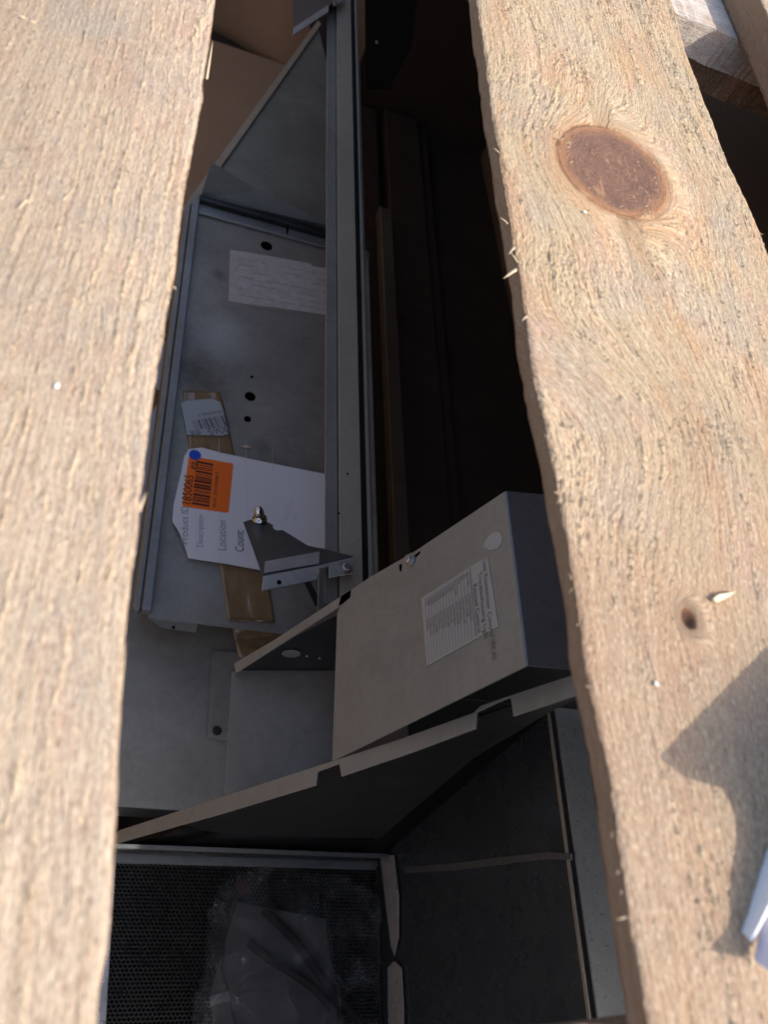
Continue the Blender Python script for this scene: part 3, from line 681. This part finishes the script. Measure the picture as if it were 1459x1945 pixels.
zp=zt+.0075
paper_pts=[(349,868),(358,853),(384,850),(420,860),(520,881),(617,900),(621,905),(623,970),(620,1050),(600,1100),(497,1083),(430,1071),(357,1060),(352,1042),(341,1012),(327,990),(329,960),(337,925),(343,900)]
def paper():
    pts=[at_z(a,b,zp) for a,b in paper_pts]
    o=sheet('paper_tag',pts,.0006,PAPER,None,.0001); return o
pap=paper(); tag(pap,'white torn paper count sheet lying on the grey tray under the small bracket','paper')
zq=zp+.0005
st=sheet('orange_sticker',[at_z(a,b,zq) for a,b in [(358,868),(362,866),(440,880),(443,884),(434,972),(430,974),(348,962),(346,958)]],.0003,ORANGE,pap,.00005)
st['label']='bright orange barcode sticker'
pc=at_z(370,864,zq+.0006); lathe('blue_dot',pc,(0,0,1),[(-.0002,.0085),(.0001,.0085)],BLUE,pap,28,False)['label']='round blue dot sticker'
sb=at_z(347,963,zq); stp=at_z(358,868,zq); TX=(stp-sb).normalized(); TY=Vector((-TX.y,TX.x,0))*1
o1=at_z(367,962,zq+.0003)
SL=(stp-sb).length
ftext('printed_text','1850065',SL*.56,.0125,at_z(361,961,zq+.0003),TX,TY,PRINT,st)
ftext('printed_text','ea',SL*.15,.0135,at_z(374,893,zq+.0003),TX,TY,PRINT,st)
rs=random.Random(9); lst=[]; x=0
while x<SL*.86:
    a=rs.choice([.0012,.0014,.0024,.0034]); lst.append((x,0,a,.024)); x+=a+rs.choice([.001,.0015,.0024])
lst=[(a,(.0 if 0.006<a else .0),c_,d_) for a,b,c_,d_ in lst]
rects('barcode',at_z(397,963,zq+.0003),TX,TY,lst,flat('brown_black_print',(.10,.02,.01),.7),st)
ftext('printed_text','100 LIST  TOP SHOWERS TI',SL*.72,.0042,at_z(409,966,zq+.0003),TX,TY,PRINT,st)
PX=(at_z(497,881+0,zp)-at_z(384,850,zp)); PY=Vector((0,1,0))
ux=(at_z(352,1040,zp)-at_z(357,1060,zp)); TX2=Vector((-.07,1,0)).normalized(); TY2=Vector((-1,-.07,0)).normalized()
for body,px,py,sz in (('Product ID',356,1035,.016),('Description',385,1040,.0135),('Location',429,1047,.018),('Count:',463,1049,.020)):
    ftext('printed_text',body,sz*{'Product ID':3.7,'Description':3.7,'Location':2.6,'Count:':1.7}[body],sz*.62,at_z(px,py,zp+.0004),TX2,TY2,(PRINTM if body!='Count:' else PRINTG) if sz>.014 else flat('pale_print',(.35,.37,.40),.8),pap)
rects('pencil_marks',at_z(545,990,zp+.0004),TX2,TY2,[(0,0,.03,.0008),(.01,-.004,.022,.0008),(.02,-.009,.02,.0007),(.004,-.014,.012,.0007),(.0,.004,.008,.0006)],flat('faint_pencil',(.58,.55,.58),.8),pap)
rects('form_lines',at_z(400,1060,zp+.0004),TX2,TY2,[(0,-.012,.20,.0005),(0,-.052,.2,.0005),(0,-.092,.2,.0005),(0,.02,.1,.0005)],flat('form_line',(.66,.68,.71),.8),pap)

# ================================================================== TROUGH (flanged chute) AND COVER
Q2p=Vector((.211,.18,-.373)); Q2d=Vector((.362,0,1)).normalized(); Q2n=Vector((-Q2d.z,0,Q2d.x))
def q2(a,b,o=0): return at_p(a,b,Q2p+Q2n*o,Q2n)
tro=empty('metal_trough',(.211,.28,-.60),'angled steel trough with notched warm grey flanges crossing the middle of the unit','trough')
low=[(226,1577),(420,1514),(640,1443),(760,1404),(900,1355),(912,1341),(935,1333),(1040,1298),(1110,1275),(1122,1312),(1040,1339),(975,1361),(971,1322),(945,1334),(905,1352),(904,1384),(780,1430),(648,1475),(645,1449),(602,1465),(599,1492),(420,1546),(200,1608)]
sheet('front_flange',[q2(a,b) for a,b in low],.0013,COVER,tro,.0003)
up=[(444,1260),(520,1216),(641,1137),(660,1126),(664,1136),(641,1155),(520,1232),(447,1279)]
sheet('rear_flange',[q2(a,b) for a,b in up],.0013,COVER,tro,.0003)
# trough floor rising to the right
L0=q2(425,1512,-.001); Q3d=Vector((math.cos(math.radians(16.7)),0,math.sin(math.radians(16.7)))); Q3n=Vector((-Q3d.z,0,Q3d.x))
yA=L0.y; yB=q2(446,1272).y
sheet('trough_floor',[L0,L0+Q3d*.165,Vector(((L0+Q3d*.165).x,yB,(L0+Q3d*.165).z)),Vector((L0.x,yB,L0.z))],.0013,metal('trough_steel',(.27,.24,.19),.42,.4),tro,.0003)
# end wall below the rear flange
def q2p(z,y,off=.0018): return Vector((q2x(z)+off,y,z))
sheet('end_wall',[q2p(L0.z,yB+.0015),L0+Q3d*.165+Vector((0,yB+.0015-L0.y,0)),Vector(((L0+Q3d*.165).x,yB+.0015,-.22)),q2p(-.22,yB+.0015)],.0013,DARK,tro,.0002)
def at_ew(a,b): return at_y(a,b,yB+.0008)
lathe('knockout_hole',at_ew(553,1241),(0,-1,0),[(0,.0085),(.0006,.0085)],flat('pale_hole',(.32,.31,.28),.6,.3),tro,24,False)
for a,b in ((583,1246),(607,1250)): lathe('rivet',at_ew(a,b),(0,-1,0),[(0,.0014),(.001,.001)],SCREW,tro,10,False)
lathe('rivet',q2(433,1396,.0004),Q2n,[(0,.001),(.0008,.0008)],SCREW,tro,8,False)

cov=empty('control_cover',(.24,.28,-.38),'plain warm grey steel cover box standing on the trough, with a printed troubleshooting label','cover')
P0=at_y(640,1447,.182)+Vector((-.004,0,0)); P1=at_y(1000,1265,.182)
Q1d=Vector((P1.x-P0.x,0,P1.z-P0.z)); Q1L=Q1d.length; Q1d.normalize(); Q1n=Vector((-Q1d.z,0,Q1d.x))
def q1(a,b,o=0): return at_p(a,b,P0+Q1n*o,Q1n)
E0=q1(640,1165); E1=q1(655,1128); E2=q1(700,1098); E3=q1(955,935)
sheet('cover_face',[P0,P1,Vector((P1.x,E3.y,P1.z)),q1(957,936),q1(790,1046),q1(700,1098),E1,E0],.0013,COVER,cov,.0004)
yC=E3.y
TB=metal('cover_top_steel',(.26,.285,.30),.34,.6)  # bluish tint puts the sky reflection of the upward face into the colour
sheet('cover_top',[P1+Vector((.0008,.0002,.0003)),P1+Vector((.047,.001,.002)),Vector((P1.x+.047,yC+.004,P1.z+.002)),Vector((P1.x+.0008,yC,P1.z+.0003))],.0013,TB,cov,.0004)
sheet('cover_top_fold',[Vector((P1.x+.0475,yC,P1.z)),Vector((P1.x+.0475,.184,P1.z)),Vector((P1.x+.052,.184,P1.z-.02)),Vector((P1.x+.052,yC,P1.z-.02))],.0013,TB,cov,.0002)
hex_screw('screw',q1(781,1063,.0006),Q1n,.0035,SCREW,cov)
sheet('slot_mark',[q1(a,b,.0004) for a,b in [(758,1073),(763,1071),(762,1085),(759,1085)]],.0003,HOLE,cov,0)
sheet('slot_mark',[q1(a,b,.0004) for a,b in [(786,1056),(797,1047),(798,1050),(790,1058)]],.0003,HOLE,cov,0)
# dark slot by the rail
sheet('corner_slot',[q1(a,b,.0004) for a,b in [(643,1150),(648,1132),(666,1121),(665,1134),(650,1147)]],.0003,HOLE,cov,0)
# peeled sticker
cc=[(920,1040),(919,1034),(924,1024),(932,1014),(942,1009),(950,1012),(954,1022),(952,1034),(944,1042),(932,1045)]
sheet('oval_sticker',[q1(a,b,.0005) for a,b in cc],.0004,flat('grey_sticker',(.42,.41,.38),.5),cov,.0001)['label']='small pale rounded sticker near the top edge'
# printed label
lc=[q1(a,b,.0006) for a,b in [(800,1136),(926,1056),(947,1190),(811,1265)]]
lb=sheet('troubleshooting_label',lc,.0004,LABELP,cov,.0001)
tx=Vector((0,-1,0)); ty=Q1d.copy()
def lp(a,b): return q1(a,b,.0009)
LBL=LABELP
org=lp(802,1139); Wd=(lp(811,1264)-org).length; Ht=(lp(926,1056)-org).dot(ty)
y_top=org.y
def lo(u,v): return Vector((org.x,y_top,org.z))+tx*u+ty*v
def lt(body,u,v,s,m=PRINTL,sx=1): text('printed_text',body,s,lo(u,v),tx,ty,m,lb,sx)
t_=Ht
lt('Unit Economizer Control (ECA)',Wd*.0+.000,t_*.925,t_*.075,PRINTL,.95)
lt('Troubleshooting Light',Wd*.14,t_*.85,t_*.075,PRINTL,.95)
lt('Related Control',Wd*.26,t_*.77,t_*.075,PRINTL,.95)
rows=[]; v=.045
while v<.74: rows.append((0,t_*v,Wd*.98,t_*.0045)); v+=.046
rows+=[(0,t_*.75,Wd*.98,t_*.006),(Wd*.36,t_*.04,Wd*.008,t_*.70)]
rects('table_lines',lo(0,0),tx,ty,rows,flat('thin_print',(.20,.19,.165),.7),lb)
rs=random.Random(2)
wordsA=['Slow Flash','On','Off','Flash','Error Code','1 Flash','2 Flash','3 Flash','4 Flash','5 Flash','6 Flash','7 Flash','8 Flash','9 Flash','Error']
wordsB=['Normal Operation','Status of Light','No power at unit','Check wiring','Error Indicated','Control failure','Sensor fault','Damper open','Sensor fault','Limit switch','Fan failure','Low voltage','Sensor fault','Call service','Repair']
v=.70
for a,b in zip(wordsA,wordsB):
    lt(a,Wd*.03,t_*v,t_*.035,PRINTL,.9); lt(b,Wd*.39,t_*v,t_*.035,PRINTL,.9); v-=.046

# ================================================================== BRACKETS
def bracket(flange1,flange2,web,zt_,wd,bolt,screw,hole,lab,loc):
    b=empty('rail_bracket',loc,lab,'bracket','brackets along the long rail')
    for f in (flange1,flange2):
        if f: sheet('mounting_flange',[at_z(x,y,zt_) for x,y in f],.0015,metal('bracket_steel',(.50,.50,.47),.42,.5,.1),b,.0004)
    H1,H2,W=wd; n=(at_z(*H2,zt_)-at_z(*H1,zt_)).cross(at_z(W[0],W[1],W[2])-at_z(*H1,zt_)).normalized(); p=at_z(*H1,zt_-.0008)
    if n.z<0: n=-n
    sheet('web',[at_p(x,y,p,n) for x,y in web],.0016,metal('bracket_web_steel',(.09,.095,.10),.36,.7),b,.0005)
    return b,p,n
b1,bp_,bn_=bracket([(500,1094),(604,1074),(603,1101),(497,1122)],[(603,1074),(670,1058),(671,1089),(625,1097),(626,1074),(604,1080)],
   [(462,991),(470,988),(487,984),(500,987),(513,994),(519,997),(517,1002),(522,1007),(529,1008),(537,1006),(560,1021),(583,1036),(610,1042),(672,1056),(604,1073),(499,1094)],
   -.488,((499,1094),(672,1056),(462,991,-.545)),None,None,None,'bent steel bracket with a shiny bolt, screwed to the long rail over the white paper',at_z(560,1060,-.49))
hex_screw('screw',at_z(656,1080,-.4878),(0,0,1),.0048,SCREW,b1)
lathe('hole',at_z(530,1106,-.4878),(0,0,1),[(-.0002,.0024),(.0002,.0024)],HOLE,b1,14,False)
lathe('hole',at_p(534,1068,bp_+bn_*.0002,bn_),bn_,[(-.0002,.0024),(.0002,.0024)],HOLE,b1,14,False)
sheet('inner_lip',[at_p(x,y,bp_+bn_*.0012,bn_) for x,y in [(501,1088),(503,1066),(607,1047),(606,1070)]],.001,metal('bracket_lip_steel',(.36,.36,.37),.45,.6),b1,.0003)
# bolt through the far corner of the web
bc=at_p(492,990,bp_,bn_); bax=(at_z(490,968,bc.z+.02)-at_z(494,1004,bc.z+.0)).normalized()
bo=lathe('bolt',bc-bax*.004+bn_*.006,bax,[(-.006,.0035),(-.002,.0045),(-.0018,.0078),(0,.0080),(.002,.0078),(.0021,.0052),(.006,.0056),(.011,.0050),(.015,.0036),(.0165,.0018)],ZINC,b1,20)
lathe('nut',bc-bax*.010+bn_*.006,bax,[(-.007,.0048),(-.006,.0058),(.003,.0058),(.004,.0048)],ZINC,bo,6,False)
# dark strap legs under the bracket
sheet('support_strap',[at_z(a,b,-.70) for a,b in [(568,1084),(578,1083),(612,1146),(600,1152)]],.002,RUBBER,house,.0003)
sheet('support_strap',[at_z(a,b,-.62) for a,b in [(607,1040),(618,1042),(620,1160),(603,1160)]],.002,GALV,house,.0003)
b2,_,_=bracket([(556,67),(558,52),(625,8),(624,22)],None,[(553,-60),(557,56),(626,10),(640,2),(655,-60)],-.488,((558,56),(626,10),(553,-60,-.54)),None,None,None,'dark blue grey bracket on the long rail at the very top of the gap',at_z(600,10,-.49))
sheet('mounting_flange',[at_z(x,y,-.4885) for x,y in [(634,12),(633,-5),(648,-12),(660,-20),(655,0),(641,8)]],.0015,SCREW,b2,.0003)

# ================================================================== PLASTIC BAG WITH MANUAL
bag=empty('plastic_bag',(.36,.08,-.99),'crumpled clear plastic bag of papers and cables on the dark grille','plastic bag')
def crumple(name,pts,z,amp,mt,parent,n=46,seed=2):
    P=[at_z(a,b,z) for a,b in pts]; xs_=[p.x for p in P]; ys_=[p.y for p in P]
    x0,x1,y0,y1=min(xs_),max(xs_),min(ys_),max(ys_)
    def inside(x,y):
        c=False; j=len(P)-1
        for i in range(len(P)):
            if (P[i].y>y)!=(P[j].y>y) and x<(P[j].x-P[i].x)*(y-P[i].y)/(P[j].y-P[i].y)+P[i].x: c=not c
            j=i
        return c
    g=np.linspace(0,1,n+1); Xs,Ys=np.meshgrid(x0+(x1-x0)*g,y0+(y1-y0)*g)
    h=np.abs(fbm(Xs/.035,Ys/.05,3,seed)-.5)*2*amp+fbm(Xs/.01,Ys/.014,2,seed+4)*amp*.3
    bm=bmesh.new(); V=[[bm.verts.new((Xs[j,i],Ys[j,i],z+h[j,i])) for i in range(n+1)] for j in range(n+1)]
    for j in range(n):
        for i in range(n):
            if inside((Xs[j,i]+Xs[j,i+1])/2,(Ys[j,i]+Ys[j+1,i])/2): bm.faces.new((V[j][i],V[j][i+1],V[j+1][i+1],V[j+1][i]))
    bmesh.ops.delete(bm,geom=[v for v in bm.verts if not v.link_faces],context='VERTS')
    me=bpy.data.meshes.new(name); bm.to_mesh(me); bm.free(); return link(name,me,mt,parent,True)
crumple('bag_film',[(425,1668),(450,1655),(520,1652),(640,1662),(716,1700),(716,1990),(360,1990),(372,1880),(388,1840),(392,1740)],-.975,.020,FILM,bag)
crumple('bag_film',[(430,1690),(600,1665),(640,1990),(380,1990),(400,1760)],-.968,.014,FILM,bag,40,9)
sheet('manual',[at_z(a,b,-.99) for a,b in [(442,1712),(618,1745),(655,1990),(405,1990),(400,1880),(425,1800)]],.003,DOC,bag,.0006)
def tube(name,P,r,mt,parent,seg=8):
    bm=bmesh.new(); rings=[]
    for i,p in enumerate(P):
        d=(P[min(i+1,len(P)-1)]-P[max(i-1,0)]).normalized(); q=d.to_track_quat('Z','Y')
        rings.append([bm.verts.new(p+q@Vector((r*math.cos(6.2832*k/seg),r*math.sin(6.2832*k/seg),0))) for k in range(seg)])
    for a,b in zip(rings,rings[1:]):
        for k in range(seg): bm.faces.new((a[k],a[(k+1)%seg],b[(k+1)%seg],b[k]))
    bm.faces.new(rings[0]); bm.faces.new(rings[-1][::-1]); return link(name,bm_mesh(bm,name),mt,parent,True)
tube('cable',[at_z(a,b,-.983) for a,b in [(500,1730),(530,1755),(560,1785),(590,1828),(640,1890),(690,1950)]],.0062,RUBBER,bag)
tube('cable',[at_z(a,b,-.983) for a,b in [(472,1790),(510,1820),(560,1850),(600,1880),(640,1925),(660,1960)]],.0058,RUBBER,bag)
tube('cable',[at_z(a,b,-.984) for a,b in [(452,1700),(440,1740),(425,1790),(422,1840),(436,1900),(450,1960)]],.0016,RUBBER,bag)
sheet('red_tag',[at_z(a,b,-.986) for a,b in [(445,1678),(472,1672),(476,1696),(455,1704)]],.001,flat('dark_red',(.07,.022,.012),.6),bag,0)
tube('film_fold',[at_z(a,b,-.955) for a,b in [(615,1700),(628,1790),(640,1870),(652,1950)]],.0012,FILM,bag)
sheet('small_card',[at_z(a,b,-.970) for a,b in [(396,1893),(434,1882),(438,1900),(400,1912)]],.0006,flat('card',(.22,.22,.21),.6),bag,0)

# ================================================================== SPLINTERS AND CRUMBS ON THE SLATS
def sp(a,b,c,d,w_,par,z=-.001,dz=0.002,bend=.2):
    p=at_z(a,b,z); q=at_z(c,d,z+dz); return splinter(p,q-p,w_,par,None,bend)
sp(992,506,955,532,.0011,right,-.004,.004,.1); sp(985,500,968,480,.0005,right,-.001,.002); sp(990,495,973,520,.0006,right,-.005,.001)
sp(978,470,965,486,.0007,right); sp(1003,600,990,612,.0006,right); sp(965,425,950,415,.0005,right)
sp(948,290,938,283,.0005,right); sp(995,515,980,530,.0005,right,-.006,.0)
for k in range(26):
    yy=R_.uniform(.02,.66); x0_=.1797; L=R_.uniform(.0015,.006); a=R_.uniform(-1.3,1.3)
    splinter((x0_+.0008,yy,-.001),Vector((-math.cos(a)*L*.7,math.sin(a)*L,R_.uniform(-.3,.6)*L)),R_.uniform(.00012,.0003),right)
sp(322,540,334,553,.0006,left,-.003,.0,.5); sp(255,990,277,937,.0007,left,-.003,.003,.1); sp(392,150,403,80,.0006,left,-.002,.001,.05)
sp(50,380,35,400,.0008,left,.001,.001); sp(240,322,258,328,.0007,left,.001,.001)
for k in range(0):
    yy=R_.uniform(.0,.4); L=R_.uniform(.001,.004); a=R_.uniform(-1.3,1.3)
    splinter((.0228,yy,-.001),Vector((math.cos(a)*L*.6,math.sin(a)*L,R_.uniform(-.3,.5)*L)),R_.uniform(.00012,.00025),left)
def crumb(px,py,r,mt,lab):
    p=at_z(px,py,.0012); bm=bmesh.new(); bmesh.ops.create_icosphere(bm,subdivisions=1,radius=r)
    for v in bm.verts: v.co=Vector((v.co.x*R_.uniform(.6,1.5),v.co.y*R_.uniform(.6,1.6),v.co.z*.6))+p
    o=link('wood_chip',bm_mesh(bm,'wood_chip'),mt); tag(o,lab,'wood chip')
WC=flat('white_chip',(.85,.83,.78),.7); PC=flat('pale_chip',(.80,.66,.42),.7)
crumb(1111,402,.0011,WC,'tiny white chip on the right slat just below the large knot')
crumb(107,733,.0009,WC,'tiny white chip in the middle of the left slat')
crumb(1248,1298,.0009,WC,'small white crumb on the lower right slat left of the shadow tip')
pp=[(1356,1136),(1366,1128),(1400,1123),(1388,1132),(1370,1141),(1362,1142)]
o=sheet('wood_chip',[at_z(a,b,.0028) for a,b in pp],.0015,PC,None,.0003); tag(o,'pale yellow flake of wood lying near the small dark pin knot','wood chip')

# ================================================================== CARD ADDED TO CAST THE CAMERA HOLDER'S SHADOW, WITH A WHITE CORNER IN VIEW
hd=Vector((SUN_DIR.x,SUN_DIR.y,0)).normalized(); WP=at_z(1443,1826,.004)
def to_card(px,py):
    p=at_z(px,py,.0005); t=((XP-p).dot(hd))/(SUN_DIR.dot(hd)); return p+SUN_DIR*t
XP=Vector((.330,.0,0))
XP=Vector((.2173,.0172,.01))
sh=[(1700,1180),(1459,1228),(1400,1290),(1340,1350),(1290,1402),(1256,1440),(1300,1474),(1372,1492),(1400,1545),(1402,1600),(1388,1700),(1384,1770),(1700,1800)]
card=sheet('shadow_card',[to_card(a,b) for a,b in sh],.0012,flat('shadow_card_stock',(.72,.72,.76),.6),None,.0003)
cv=sheet('card_corner',[at_p(a,b,Vector((.2240,.0177,.0025)),hd) for a,b in [(1432,1824),(1440,1780),(1459,1695),(1475,1680),(1475,1852),(1459,1843)]],.0012,flat('lilac_white',(.62,.62,.72),.5),card,.0003)
tag(card,'added card at the lower right edge, cut to cast the jagged shadow, its lilac white corner in view','card')
